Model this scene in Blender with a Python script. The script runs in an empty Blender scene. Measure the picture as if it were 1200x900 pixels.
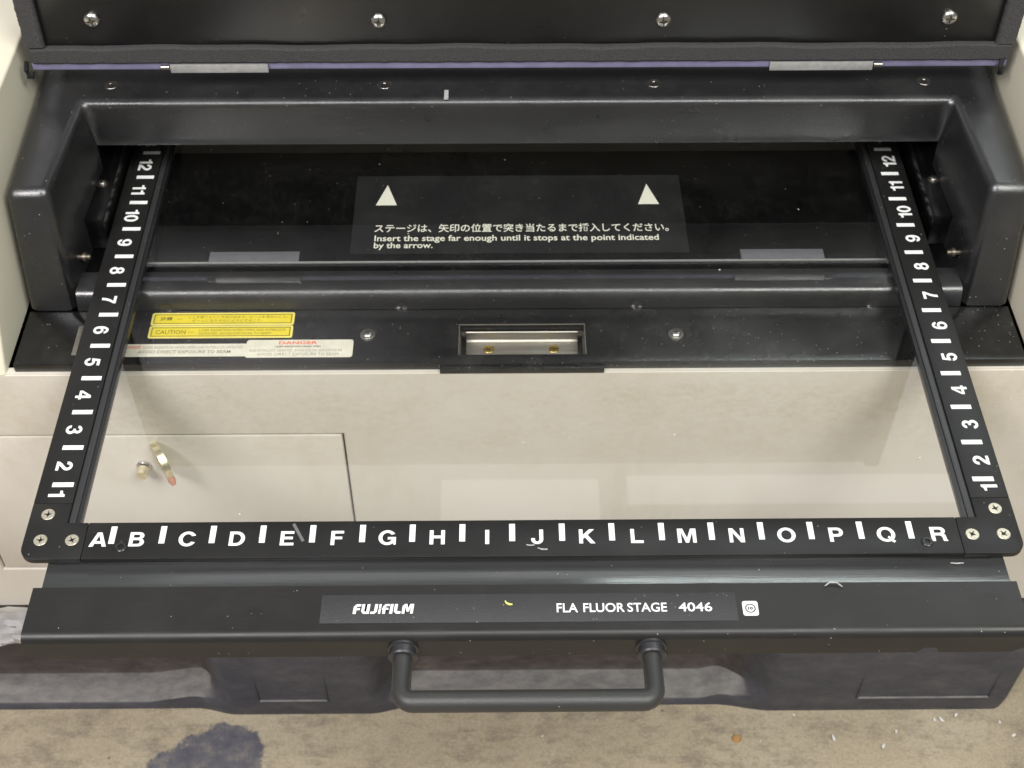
import bpy, bmesh, math, random
from mathutils import Vector, Matrix

random.seed(7)
S = bpy.context.scene
COL = S.collection
R = math.radians

# ------------------------------------------------------------------ camera
CAM = dict(loc=(-0.01113633, -0.42159503, 0.57151788), f=1622.81, pitch=0.8281, yaw=0.0103, roll=0.0017)
cd = bpy.data.cameras.new('camera')
cam = bpy.data.objects.new('camera', cd)
COL.objects.link(cam)
cp, sp = math.cos(CAM['pitch']), math.sin(CAM['pitch'])
cy, sy = math.cos(CAM['yaw']), math.sin(CAM['yaw'])
fw = Vector((sy * cp, cy * cp, -sp))
rt = Vector((cy, -sy, 0))
up = rt.cross(fw)
cr, sr = math.cos(CAM['roll']), math.sin(CAM['roll'])
rt, up = rt * cr + up * sr, up * cr - rt * sr
m = Matrix((rt, up, -fw)).transposed().to_4x4()
m.translation = Vector(CAM['loc'])
cam.matrix_world = m
cd.sensor_width = 36
cd.lens = CAM['f'] / 1200 * 36
cd.clip_start = 0.01
cd.clip_end = 50
cd.dof.use_dof = True
cd.dof.focus_distance = 0.66
cd.dof.aperture_fstop = 30
S.camera = cam

# ------------------------------------------------------------------ world, lamps, exposure
w = bpy.data.worlds.new('World')
S.world = w
w.use_nodes = True
bg = w.node_tree.nodes['Background']
bg.inputs[0].default_value = (0.93, 0.92, 0.95, 1)
bg.inputs[1].default_value = 0.20


def area(name, loc, target, sx, sy_, power, col):
    l = bpy.data.lights.new(name, 'AREA')
    l.shape = 'RECTANGLE'
    l.size, l.size_y = sx, sy_
    l.energy = power
    l.color = col
    o = bpy.data.objects.new(name, l)
    COL.objects.link(o)
    o.location = loc
    d = Vector(target) - Vector(loc)
    o.rotation_euler = d.to_track_quat('-Z', 'Y').to_euler()
    return o


area('room_lamp', (-0.95, -1.10, 1.65), (0, 0.15, -.05), 0.85, 0.60, 40, (1.0, 0.955, 0.955))
area('room_lamp', (0.90, -1.00, 1.75), (0, 0.15, -.05), 0.85, 0.60, 32, (0.99, 1.0, 0.94))
area('room_lamp', (0.0, -0.72, 1.95), (0, 0.1, 0), 1.9, 0.30, 24, (0.99, 0.98, 0.98))
# pale ceiling panels behind the cabinet, mirrored in the stage glass
area('ceiling_panel', (0.15, 1.95, 2.20), (0.15, 1.95, 0), 3.6, 1.25, 13, (0.96, 0.95, 1.0))
area('ceiling_panel', (0.727, 1.721, 2.15), (0.727, 1.721, 0), 0.854, 0.092, 0.235, (0.96, 0.97, 1.0))
area('ceiling_panel', (0.032, 1.690, 2.15), (0.032, 1.690, 0), 0.394, 0.133, 0.157, (1.0, 0.97, 0.96))
area('ceiling_panel', (1.15, 1.02, 1.90), (1.15, 0.0, 0), 1.7, 0.20, 9, (0.88, 1.0, 0.97))

S.view_settings.view_transform = 'Standard'
S.view_settings.look = 'None'
S.view_settings.exposure = 0.0
S.view_settings.gamma = 1
S.view_settings.use_curve_mapping = False
S.render.engine = 'CYCLES'


# ------------------------------------------------------------------ materials
class NT:
    def __init__(s, name):
        s.m = bpy.data.materials.new(name)
        s.m.use_nodes = True
        s.t = s.m.node_tree
        s.t.nodes.clear()
        s.out = s.n('ShaderNodeOutputMaterial')
        s.co = s.n('ShaderNodeTexCoord').outputs['Object']

    def n(s, typ, **kw):
        x = s.t.nodes.new(typ)
        for k, v in kw.items():
            setattr(x, k, v)
        return x

    def l(s, a, b):
        s.t.links.new(a, b)

    def setv(s, sock, v):
        if isinstance(v, bpy.types.NodeSocket):
            s.l(v, sock)
        else:
            sock.default_value = v

    def noise(s, scale, detail=3, rough=.55, stretch=None, offset=None):
        x = s.n('ShaderNodeTexNoise')
        x.inputs['Scale'].default_value = scale
        x.inputs['Detail'].default_value = detail
        x.inputs['Roughness'].default_value = rough
        v = s.co
        if stretch or offset:
            mp = s.n('ShaderNodeMapping')
            mp.inputs['Scale'].default_value = stretch or (1, 1, 1)
            mp.inputs['Location'].default_value = offset or (0, 0, 0)
            s.l(v, mp.inputs[0])
            v = mp.outputs[0]
        s.l(v, x.inputs['Vector'])
        return x.outputs[0]

    def ramp(s, fac, stops):
        x = s.n('ShaderNodeValToRGB')
        e = x.color_ramp.elements
        while len(e) < len(stops):
            e.new(0.5)
        for i, (p, c) in enumerate(stops):
            e[i].position = p
            e[i].color = (c, c, c, 1) if isinstance(c, (int, float)) else (*c, 1)
        s.l(fac, x.inputs[0])
        return x.outputs[0]

    def math(s, op, a, b=0.0, clamp=False):
        x = s.n('ShaderNodeMath', operation=op)
        x.use_clamp = clamp
        s.setv(x.inputs[0], a)
        s.setv(x.inputs[1], b)
        return x.outputs[0]

    def mix(s, f, a, b):
        x = s.n('ShaderNodeMix', data_type='RGBA')
        s.setv(x.inputs[0], f)
        for sock, v in ((x.inputs[6], a), (x.inputs[7], b)):
            s.setv(sock, v if isinstance(v, bpy.types.NodeSocket) else (*v, 1))
        return x.outputs[2]

    def specks(s, scale, size, density, offset=(0, 0, 0)):
        v = s.n('ShaderNodeTexVoronoi')
        v.inputs['Scale'].default_value = scale
        mp = s.n('ShaderNodeMapping')
        mp.inputs['Location'].default_value = offset
        s.l(s.co, mp.inputs[0])
        s.l(mp.outputs[0], v.inputs['Vector'])
        sep = s.n('ShaderNodeSeparateColor')
        s.l(v.outputs['Color'], sep.inputs[0])
        keep = s.math('LESS_THAN', sep.outputs[0], density)
        sz = s.math('MULTIPLY', sep.outputs[1], size)
        inside = s.math('LESS_THAN', v.outputs['Distance'], sz)
        return s.math('MULTIPLY', keep, inside)

    def bump(s, h, strength, dist, prev=None):
        x = s.n('ShaderNodeBump')
        x.inputs['Strength'].default_value = strength
        x.inputs['Distance'].default_value = dist
        s.l(h, x.inputs['Height'])
        if prev:
            s.l(prev, x.inputs['Normal'])
        return x.outputs[0]

    def bsdf(s, color, rough, metal=0.0, normal=None, spec=.5, coat=0.0):
        b = s.n('ShaderNodeBsdfPrincipled')
        s.setv(b.inputs['Base Color'], color if isinstance(color, bpy.types.NodeSocket) else (*color, 1))
        s.setv(b.inputs['Roughness'], rough)
        s.setv(b.inputs['Metallic'], metal)
        b.inputs['Specular IOR Level'].default_value = spec
        b.inputs['Coat Weight'].default_value = coat
        if normal:
            s.l(normal, b.inputs['Normal'])
        s.l(b.outputs[0], s.out.inputs[0])
        return b


def mat_black(name, base=.018, rough=.38, dust=.012, smudge=.12, grain=(1, 1, 1), grain_scale=900,
              grain_bump=.15, tint=(1, 1, 1.04), spec=.5, haze=.0, metal=0.0):
    t = NT(name)
    g = t.noise(grain_scale, 2, .6, grain)
    c = t.ramp(g, [(.3, tuple(base * .9 * k for k in tint)), (.7, tuple(base * 1.12 * k for k in tint))])
    wear = t.noise(26, 5, .65)
    wf = t.ramp(wear, [(.48, 0.0), (.75, 1.0)])
    c = t.mix(t.math('MULTIPLY', wf, haze + .02), c, (.28, .27, .25))
    sp1 = t.specks(620, .24, dust * 2.2)
    sp2 = t.specks(180, .05, dust * .8, (3.1, .7, 1.9))
    sp = t.math('MAXIMUM', sp1, sp2)
    c = t.mix(t.math('MULTIPLY', sp, .40), c, (.50, .48, .43))
    sm = t.noise(14, 4, .7, (1, 1, 1), (5, 2, 1))
    r = t.math('ADD', t.math('MULTIPLY', t.ramp(sm, [(.35, 0.0), (.7, 1.0)]), smudge), rough - smudge * .4)
    r = t.math('MAXIMUM', r, t.math('MULTIPLY', sp, .8))
    t.bsdf(c, r, metal, t.bump(g, grain_bump, .0004), spec)
    return t.m


def mat_paint(name, col, rough=.5, dirt=.25, grime=0.0):
    t = NT(name)
    n1 = t.noise(9, 6, .62)
    n2 = t.noise(60, 5, .7, (1, 1, .35), (2, 1, 4))
    f = t.math('MULTIPLY', t.ramp(n1, [(.4, 0.0), (.72, 1.0)]), t.ramp(n2, [(.35, .2), (.75, 1.0)]))
    c = t.mix(t.math('MULTIPLY', f, dirt), col, tuple(k * q for k, q in zip(col, (.74, .70, .58))))
    if grime:   # yellowed, streaky hand grime on the band just under the ledge
        so = t.n('ShaderNodeSeparateXYZ')
        t.l(t.co, so.inputs[0])
        band = t.ramp(t.math('MULTIPLY', so.outputs[2], -1.0), [(.022, .35), (.045, 1.0), (.085, .7), (.135, 0.0)])
        st1 = t.ramp(t.noise(20, 8, .78, (.8, 1, 1.1), (3, 3, 3)), [(.34, .15), (.70, 1.0)])
        st2 = t.ramp(t.noise(260, 5, .8, (.7, 1, 1), (1, 9, 3)), [(.38, .25), (.62, 1.0)])
        gm = t.math('MULTIPLY', t.math('MULTIPLY', band, st1), st2)
        c = t.mix(t.math('MULTIPLY', gm, grime), c, (.40, .35, .22))
        sc = t.specks(330, .20, .03, (4, 1, 2))
        c = t.mix(t.math('MULTIPLY', sc, .45), c, (.85, .83, .78))
        sf = t.ramp(t.noise(60, 3, .8, (1, 1, .12), (8, 1, 1)), [(.70, 0.0), (.74, 1.0)])
        c = t.mix(t.math('MULTIPLY', sf, .10), c, (.35, .32, .27))
    sp = t.specks(90, .07, .035)
    c = t.mix(t.math('MULTIPLY', sp, .8), c, (.12, .10, .08))
    g = t.noise(1500, 2, .5)
    t.bsdf(c, rough, 0, t.bump(g, .12, .0002))
    return t.m


def mat_simple(name, col, rough=.5, metal=0.0, noise_scale=300, var=.15, bump=.1, stretch=None, spec=.5, dist=.0003):
    t = NT(name)
    g = t.noise(noise_scale, 3, .6, stretch)
    c = t.ramp(g, [(.25, tuple(k * (1 - var) for k in col)), (.75, tuple(min(1, k * (1 + var)) for k in col))])
    t.bsdf(c, rough, metal, t.bump(g, bump, dist), spec)
    return t.m


M = {}
M['mould'] = mat_black('moulded_black_plastic', .013, .34, .030, .20, grain_bump=.28, haze=.02, spec=1.0)
M['sill'] = mat_black('glossy_black_sill', .008, .24, .07, .14, grain_bump=.05, haze=.06)
M['anod'] = mat_black('black_anodised_metal', .016, .40, .012, .14, (.04, 1, 1), 1400, .07, (1, .96, .90), spec=.38)
M['strip'] = mat_black('black_scale_strip', .012, .42, .012, .12, (.05, 1, 1), 1500, .08, (1, .98, .95), spec=.4)
M['side_strip'] = mat_black('black_side_scale_strip', .011, .42, .012, .12, (1, .05, 1), 1500, .08, (1, .98, .95), spec=.4)
M['tier'] = mat_black('smooth_step_metal', .04, .16, .010, .08, (.03, 1, 1), 1400, .08, (.95, 1, .99), spec=1.0)
M['plate'] = mat_black('textured_name_plate', .036, .55, .05, .06, grain_scale=2200, grain_bump=.9)
M['lid'] = mat_black('lid_panel_black', .007, .30, .006, .08, (.04, 1, 1), 1200, .10)
M['interior'] = mat_black('interior_black', .0025, .25, .012, .06, grain_bump=.03)
M['recess'] = mat_black('rail_recess_grey', .028, .4, .02, .1, (1, .05, 1), 900, .15)
M['edge'] = mat_simple('edge_black', (.012, .012, .013), .3)
M['foam'] = mat_simple('foam_gasket', (.045, .043, .043), .95, 0, 1300, .5, .9, dist=.001)
M['handle'] = mat_black('powder_coated_handle', .030, .42, .010, .05, grain_scale=1800, grain_bump=.35, tint=(1, 1, .96))
M['collar'] = mat_simple('rubber_collar', (.02, .02, .022), .4, spec=.7)
M['screw'] = mat_simple('nickel_screw', (.62, .60, .55), .28, 1, 600, .25, .15)
M['dull_screw'] = mat_simple('dull_screw', (.34, .32, .29), .35, 1, 600, .3, .2)
M['cream_screw'] = mat_simple('zinc_flat_screw', (.60, .56, .44), .42, .75, 900, .25, .3)
M['brass'] = mat_simple('brass_screw', (.62, .45, .12), .3, 1, 900, .3, .2)
M['leaf_reflection'] = mat_simple('grey_leaf_reflection', (.12, .12, .13), .45, 0, 200, .12, .05)  # grey of the hinge leaves as mirrored in the glass
M['pin'] = mat_simple('oily_pin', (.16, .14, .11), .4, .8)
M['black_screw'] = mat_simple('black_socket_screw', (.03, .03, .03), .3, .4)
M['hole'] = mat_simple('dark_slot', (.01, .01, .01), .7)
M['white'] = None
M['cream_print'] = mat_simple('cream_print', (.72, .71, .60), .6, 0, 900, .08, .1)
M['black_print'] = mat_simple('black_print', (.04, .035, .02), .6)
M['grey_print'] = mat_simple('faded_print', (.26, .24, .18), .6, 0, 1200, .5, 0)
M['brown_print'] = mat_simple('faded_black_on_yellow', (.22, .17, .02), .6, 0, 900, .5, 0)
M['red_print'] = mat_simple('faded_red_print', (.72, .16, .09), .6, 0, 1200, .25, 0)
M['yellow'] = mat_simple('yellow_sticker', (.74, .60, .035), .42, 0, 60, .08, .05)
M['yellow_rim'] = mat_simple('sticker_rim', (.80, .70, .20), .5, 0, 60, .1, .05)
M['sticker'] = mat_simple('off_white_sticker', (.68, .645, .53), .5, 0, 120, .12, .1)
M['label_film'] = mat_black('label_film', .014, .35, .02, .12, grain_bump=.05, haze=.02)
M['beige'] = mat_paint('beige_paint', (.655, .620, .556), .45, .7, .62)
M['cream'] = mat_paint('cream_paint', (.63, .595, .475), .45, .15)
M['steel'] = mat_simple('brushed_steel', (.36, .335, .29), .42, .8, 500, .2, .2, (.05, 1, 1))
M['violet'] = mat_simple('violet_reflection_trim', (.19, .18, .29), .45, .1, 60, .2, .05)  # violet reflection of the surroundings put into the trim's base colour
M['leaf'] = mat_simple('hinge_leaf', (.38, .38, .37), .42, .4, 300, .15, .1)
M['pallet'] = None
M['scrap_grey'] = mat_simple('grey_fluff', (.34, .34, .33), .8, 0, 900, .5, .5)
M['tape_grey'] = mat_simple('dark_grey_tape', (.13, .13, .13), .6)
M['yellow_scrap'] = mat_simple('yellow_scrap', (.62, .62, .16), .7)
M['flake'] = mat_simple('white_flake', (.72, .70, .66), .7)
M['orange'] = mat_simple('orange_chip', (.42, .24, .09), .8)
M['key'] = mat_simple('key_metal', (.78, .72, .50), .3, .85, 300, .2, .1)
M['key_red'] = mat_simple('worn_red_tip', (.50, .22, .14), .5)


def mat_glass():
    t = NT('stage_glass')
    fr = t.n('ShaderNodeFresnel')
    fr.inputs[0].default_value = 1.5
    geo = t.n('ShaderNodeNewGeometry')
    front = t.math('SUBTRACT', 1.0, geo.outputs['Backfacing'])
    # both faces of a thin pane reflect: nearly twice the single-surface value
    f = t.math('MULTIPLY', t.math('MULTIPLY', fr.outputs[0], 1.75), front, True)
    tr = t.n('ShaderNodeBsdfTransparent')
    tr.inputs[0].default_value = (.975, .98, .975, 1)
    gl = t.n('ShaderNodeBsdfGlossy')
    gl.inputs['Roughness'].default_value = .012
    mx = t.n('ShaderNodeMixShader')
    t.l(f, mx.inputs[0]); t.l(tr.outputs[0], mx.inputs[1]); t.l(gl.outputs[0], mx.inputs[2])
    df = t.n('ShaderNodeBsdfDiffuse')
    df.inputs[0].default_value = (.8, .78, .72, 1)
    nz = t.noise(24, 6, .7)
    nz2 = t.noise(300, 3, .7, (1, .3, 1))
    film = t.math('MULTIPLY', t.ramp(nz, [(.45, .15), (.8, 1.0)]), t.ramp(nz2, [(.4, .2), (.8, 1.0)]))
    film = t.math('MULTIPLY', film, .016)
    sp = t.math('MULTIPLY', t.specks(230, .16, .02), .5)
    film = t.math('MULTIPLY', t.math('MAXIMUM', film, sp), front)
    m2 = t.n('ShaderNodeMixShader')
    t.l(film, m2.inputs[0]); t.l(mx.outputs[0], m2.inputs[1]); t.l(df.outputs[0], m2.inputs[2])
    t.l(m2.outputs[0], t.out.inputs[0])
    return t.m


M['glass'] = mat_glass()


def mat_print():
    t = NT('white_print')
    n = t.noise(900, 4, .75)
    n2 = t.noise(35, 3, .6)
    c = t.mix(t.ramp(n, [(.60, 0.0), (.72, .75)]), (.78, .80, .78), (.35, .35, .34))
    c = t.mix(t.ramp(n2, [(.4, 0.0), (.75, .35)]), c, (.52, .52, .49))
    t.bsdf(c, .6, 0, t.bump(n, .3, .0002))
    return t.m


M['white'] = mat_print()


def mat_pallet():
    t = NT('grimy_pallet_plastic')
    n = t.noise(45, 7, .75, (.7, 1, 1.3))
    n2 = t.noise(90, 6, .8, (.5, 1, .8), (4, 1, 1))
    c = t.ramp(n, [(.30, (.045, .045, .056)), (.55, (.070, .070, .086)), (.8, (.12, .115, .12))])
    # grime has settled on the upward faces and in the recess under the machine
    geo = t.n('ShaderNodeNewGeometry')
    sep = t.n('ShaderNodeSeparateXYZ')
    t.l(geo.outputs['Normal'], sep.inputs[0])
    upw = t.ramp(sep.outputs[2], [(.35, 0.0), (.8, 1.0)])
    c = t.mix(t.math('MULTIPLY', upw, .75), c, t.ramp(n2, [(.3, (.12, .115, .115)), (.7, (.32, .30, .27))]))
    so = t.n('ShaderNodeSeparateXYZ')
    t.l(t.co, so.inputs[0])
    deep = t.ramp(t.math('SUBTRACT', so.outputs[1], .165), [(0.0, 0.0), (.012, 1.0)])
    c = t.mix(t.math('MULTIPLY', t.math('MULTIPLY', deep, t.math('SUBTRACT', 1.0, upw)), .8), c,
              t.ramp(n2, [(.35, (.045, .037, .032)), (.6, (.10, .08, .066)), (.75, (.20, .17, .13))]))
    sp = t.specks(160, .14, .05)
    c = t.mix(t.math('MULTIPLY', sp, .5), c, (.4, .38, .34))
    t.bsdf(c, t.ramp(n2, [(.3, .42), (.7, .8)]), 0, t.bump(n2, .25, .001))
    return t.m


M['pallet'] = mat_pallet()


def mat_floor():
    t = NT('worn_concrete')
    a = t.noise(6, 7, .62, (1, 1, 1))
    b = t.noise(60, 7, .78, (.55, 1, 1), (2, 7, 0))
    g = t.noise(420, 4, .8)
    c = t.ramp(a, [(.3, (.33, .275, .19)), (.5, (.41, .345, .24)), (.72, (.48, .42, .31))])
    c = t.mix(t.math('MULTIPLY', t.ramp(b, [(.48, 0.0), (.66, 1.0)]), .7), c, (.17, .145, .11))
    c = t.mix(t.math('MULTIPLY', t.ramp(b, [(.25, 1.0), (.42, 0.0)]), .5), c, (.47, .43, .36))
    c = t.mix(t.math('MULTIPLY', t.ramp(g, [(.50, 0.0), (.66, 1.0)]), .32), c, (.17, .145, .11))
    c = t.mix(t.math('MULTIPLY', t.ramp(g, [(.34, 1.0), (.46, 0.0)]), .25), c, (.60, .54, .44))
    dk = t.specks(75, .15, .22, (1, 4, 0))
    c = t.mix(t.math('MULTIPLY', dk, .65), c, (.10, .085, .07))
    # blue-grey paint spill: two overlapping ragged blobs
    warp = t.noise(40, 5, .7)
    wv = t.math('MULTIPLY', t.math('SUBTRACT', warp, .5), .030)

    def blob(x, y, r, sxk):
        mp = t.n('ShaderNodeMapping')
        mp.inputs['Location'].default_value = (-x * sxk, -y, 0)
        mp.inputs['Scale'].default_value = (sxk, 1, 0)
        t.l(t.co, mp.inputs[0])
        ln = t.n('ShaderNodeVectorMath', operation='LENGTH')
        t.l(mp.outputs[0], ln.inputs[0])
        return t.math('SUBTRACT', r, t.math('ADD', ln.outputs['Value'], wv))
    d = t.math('MAXIMUM', t.math('MAXIMUM', blob(-.277, .096, .027, .85), blob(-.241, .112, .034, 1.0)), blob(-.262, .088, .03, .7))
    f = t.ramp(t.math('ADD', t.math('MULTIPLY', d, 30.0), .5), [(.46, 0.0), (.54, 1.0)])
    spill = t.ramp(t.noise(65, 6, .75), [(.3, (.045, .05, .085)), (.5, (.095, .095, .12)), (.7, (.21, .19, .17))])
    c = t.mix(t.math('MULTIPLY', f, .92), c, spill)
    h = t.math('ADD', t.math('MULTIPLY', g, .5), b)
    t.bsdf(c, .85, 0, t.bump(h, .35, .003))
    return t.m


M['floor'] = mat_floor()


def mat_foil():
    t = NT('crumpled_silver_foil')
    n = t.noise(60, 4, .6, (.25, 1, 1))
    t.bsdf(t.ramp(n, [(.3, (.72, .72, .76)), (.7, (.95, .95, .93))]), .40, .15, t.bump(n, .5, .002))
    return t.m


M['foil'] = mat_foil()


# ------------------------------------------------------------------ helpers
def thing(name, label, cat, loc=(0, 0, 0), group=None):
    o = bpy.data.objects.new(name, None)
    o.empty_display_size = .02
    COL.objects.link(o)
    o.location = loc
    o['label'] = label
    o['category'] = cat
    if group:
        o['group'] = group
    return o


def link(name, me, mat, parent=None, label=None, smooth=True, angle=35):
    """me is authored in world coordinates; the part keeps them under its thing."""
    if mat and not me.materials:
        me.materials.append(mat)
    if smooth:
        me.polygons.foreach_set('use_smooth', [True] * len(me.polygons))
        me.set_sharp_from_angle(angle=R(angle))
    o = bpy.data.objects.new(name, me)
    COL.objects.link(o)
    if parent:
        o.parent = parent
        root = parent
        off = Vector(parent.location)
        while root.parent:
            root = root.parent
            off += Vector(root.location)
        o.location = -off
    if label:
        o['label'] = label
    return o


def bmm(bm, name):
    bmesh.ops.recalc_face_normals(bm, faces=bm.faces)
    me = bpy.data.meshes.new(name)
    bm.to_mesh(me)
    bm.free()
    return me


def add_box(bm, x0, x1, y0, y1, z0, z1, bev=0, seg=2, M4=None):
    b = bmesh.new()
    v = [b.verts.new((x, y, z)) for x in (x0, x1) for y in (y0, y1) for z in (z0, z1)]
    for f in ((0, 1, 3, 2), (4, 6, 7, 5), (0, 4, 5, 1), (2, 3, 7, 6), (0, 2, 6, 4), (1, 5, 7, 3)):
        b.faces.new([v[i] for i in f])
    bmesh.ops.recalc_face_normals(b, faces=b.faces)
    if bev:
        bmesh.ops.bevel(b, geom=list(b.edges), offset=bev, segments=seg, affect='EDGES', profile=.5)
    if M4:
        bmesh.ops.transform(b, matrix=M4, verts=b.verts)
    me = bpy.data.meshes.new('t')
    b.to_mesh(me)
    b.free()
    bm.from_mesh(me)
    bpy.data.meshes.remove(me)


def box(name, mat, parent, x0, x1, y0, y1, z0, z1, bev=0, seg=2, M4=None, label=None):
    bm = bmesh.new()
    add_box(bm, x0, x1, y0, y1, z0, z1, bev, seg, M4)
    return link(name, bmm(bm, name), mat, parent, label)


def prism(pts, a0, a1, axis, bev=0, seg=2, skip=None):
    """pts: polygon in the two other axes (in axis order), extruded along axis from a0 to a1."""
    b = bmesh.new()

    def mk(p, a):
        if axis == 'x':
            return (a, p[0], p[1])
        if axis == 'y':
            return (p[0], a, p[1])
        return (p[0], p[1], a)
    A = [b.verts.new(mk(p, a0)) for p in pts]
    B = [b.verts.new(mk(p, a1)) for p in pts]
    b.faces.new(A)
    b.faces.new(B[::-1])
    n = len(pts)
    for i in range(n):
        b.faces.new((A[i], A[(i + 1) % n], B[(i + 1) % n], B[i]))
    bmesh.ops.recalc_face_normals(b, faces=b.faces)
    if bev:
        es = [e for e in b.edges if not (skip and skip(e))]
        bmesh.ops.bevel(b, geom=es, offset=bev, segments=seg, affect='EDGES', profile=.5)
    return b


def grid_plate(us, vs, hole, make, depth_vec, bev=0):
    """flat plate in (u,v) cells with some cells left out, walls of real depth round every opening"""
    b = bmesh.new()
    V = {}

    def vert(i, j, k):
        key = (i, j, k)
        if key not in V:
            p = Vector(make(us[i], vs[j]))
            if k:
                p += Vector(depth_vec)
            V[key] = b.verts.new(p)
        return V[key]
    cells = {(i, j) for i in range(len(us) - 1) for j in range(len(vs) - 1)} - set(hole)
    for i, j in cells:
        for k in (0, 1):
            b.faces.new([vert(i, j, k), vert(i + 1, j, k), vert(i + 1, j + 1, k), vert(i, j + 1, k)])
        for di, dj, e in ((-1, 0, ((i, j), (i, j + 1))), (1, 0, ((i + 1, j), (i + 1, j + 1))),
                          (0, -1, ((i, j), (i + 1, j))), (0, 1, ((i, j + 1), (i + 1, j + 1)))):
            if (i + di, j + dj) not in cells:
                (a, c), (d, f) = e
                b.faces.new([vert(a, c, 0), vert(d, f, 0), vert(d, f, 1), vert(a, c, 1)])
    bmesh.ops.recalc_face_normals(b, faces=b.faces)
    if bev:
        es = [e for e in b.edges if len(e.link_faces) == 2 and e.calc_face_angle(0) > 1]
        bmesh.ops.bevel(b, geom=es, offset=bev, segments=2, affect='EDGES', profile=.5)
    return b


def lathe(bm, prof, center=(0, 0, 0), axis=(0, 0, 1), n=24):
    """prof: (radius, height) list"""
    q = Vector((0, 0, 1)).rotation_difference(Vector(axis))
    rings = []
    for r, h in prof:
        if r < 1e-7:
            rings.append([bm.verts.new(Vector(center) + q @ Vector((0, 0, h)))])
        else:
            rings.append([bm.verts.new(Vector(center) + q @ Vector((r * math.cos(2 * math.pi * i / n), r * math.sin(2 * math.pi * i / n), h)))
                          for i in range(n)])
    for a, b_ in zip(rings, rings[1:]):
        for i in range(n):
            j = (i + 1) % n
            if len(a) == 1 and len(b_) == 1:
                continue
            if len(a) == 1:
                bm.faces.new((a[0], b_[i], b_[j]))
            elif len(b_) == 1:
                bm.faces.new((a[i], a[j], b_[0]))
            else:
                bm.faces.new((a[i], a[j], b_[j], b_[i]))


def tube(bm, path, rad, n=16, cap=True):
    path = [Vector(p) for p in path]
    rings = []
    up_ = Vector((0, 0, 1))
    for i, p in enumerate(path):
        d = (path[min(i + 1, len(path) - 1)] - path[max(i - 1, 0)]).normalized()
        a = d.cross(up_)
        if a.length < 1e-4:
            a = d.cross(Vector((1, 0, 0)))
        a.normalize()
        c = d.cross(a)
        r = rad[i] if isinstance(rad, (list, tuple)) else rad
        rings.append([bm.verts.new(p + (a * math.cos(2 * math.pi * k / n) + c * math.sin(2 * math.pi * k / n)) * r) for k in range(n)])
    for a, b_ in zip(rings, rings[1:]):
        for i in range(n):
            j = (i + 1) % n
            bm.faces.new((a[i], a[j], b_[j], b_[i]))
    if cap:
        bm.faces.new(rings[0][::-1])
        bm.faces.new(rings[-1])


def text_mesh(s, size, bold=0.0, sx=1.0, spacing=1.0, shear=0.0, extrude=.00004, align='CENTER', res=3):
    c = bpy.data.curves.new('t', 'FONT')
    c.body = s
    c.size = size
    c.offset = bold
    c.extrude = extrude
    c.align_x = align
    c.align_y = 'BOTTOM_BASELINE'
    c.space_character = spacing
    c.shear = shear
    c.resolution_u = res
    o = bpy.data.objects.new('t', c)
    COL.objects.link(o)
    dg = bpy.context.evaluated_depsgraph_get()
    dg.update()
    me = bpy.data.meshes.new_from_object(o.evaluated_get(dg))
    bpy.data.objects.remove(o)
    bpy.data.curves.remove(c)
    for v in me.vertices:
        v.co.x *= sx
    return me


# ------------------------------------------------------------------ heavy grotesque capitals and figures (cap height 10)
def arc(cx, cy, rx, ry, a0, a1, n=12):
    return [(cx + rx * math.cos(R(a0 + (a1 - a0) * k / n)), cy + ry * math.sin(R(a0 + (a1 - a0) * k / n))) for k in range(n + 1)]


def ell(cx, cy, rx, ry):
    return arc(cx, cy, rx, ry, 0, 360, 28)[:-1]


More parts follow.
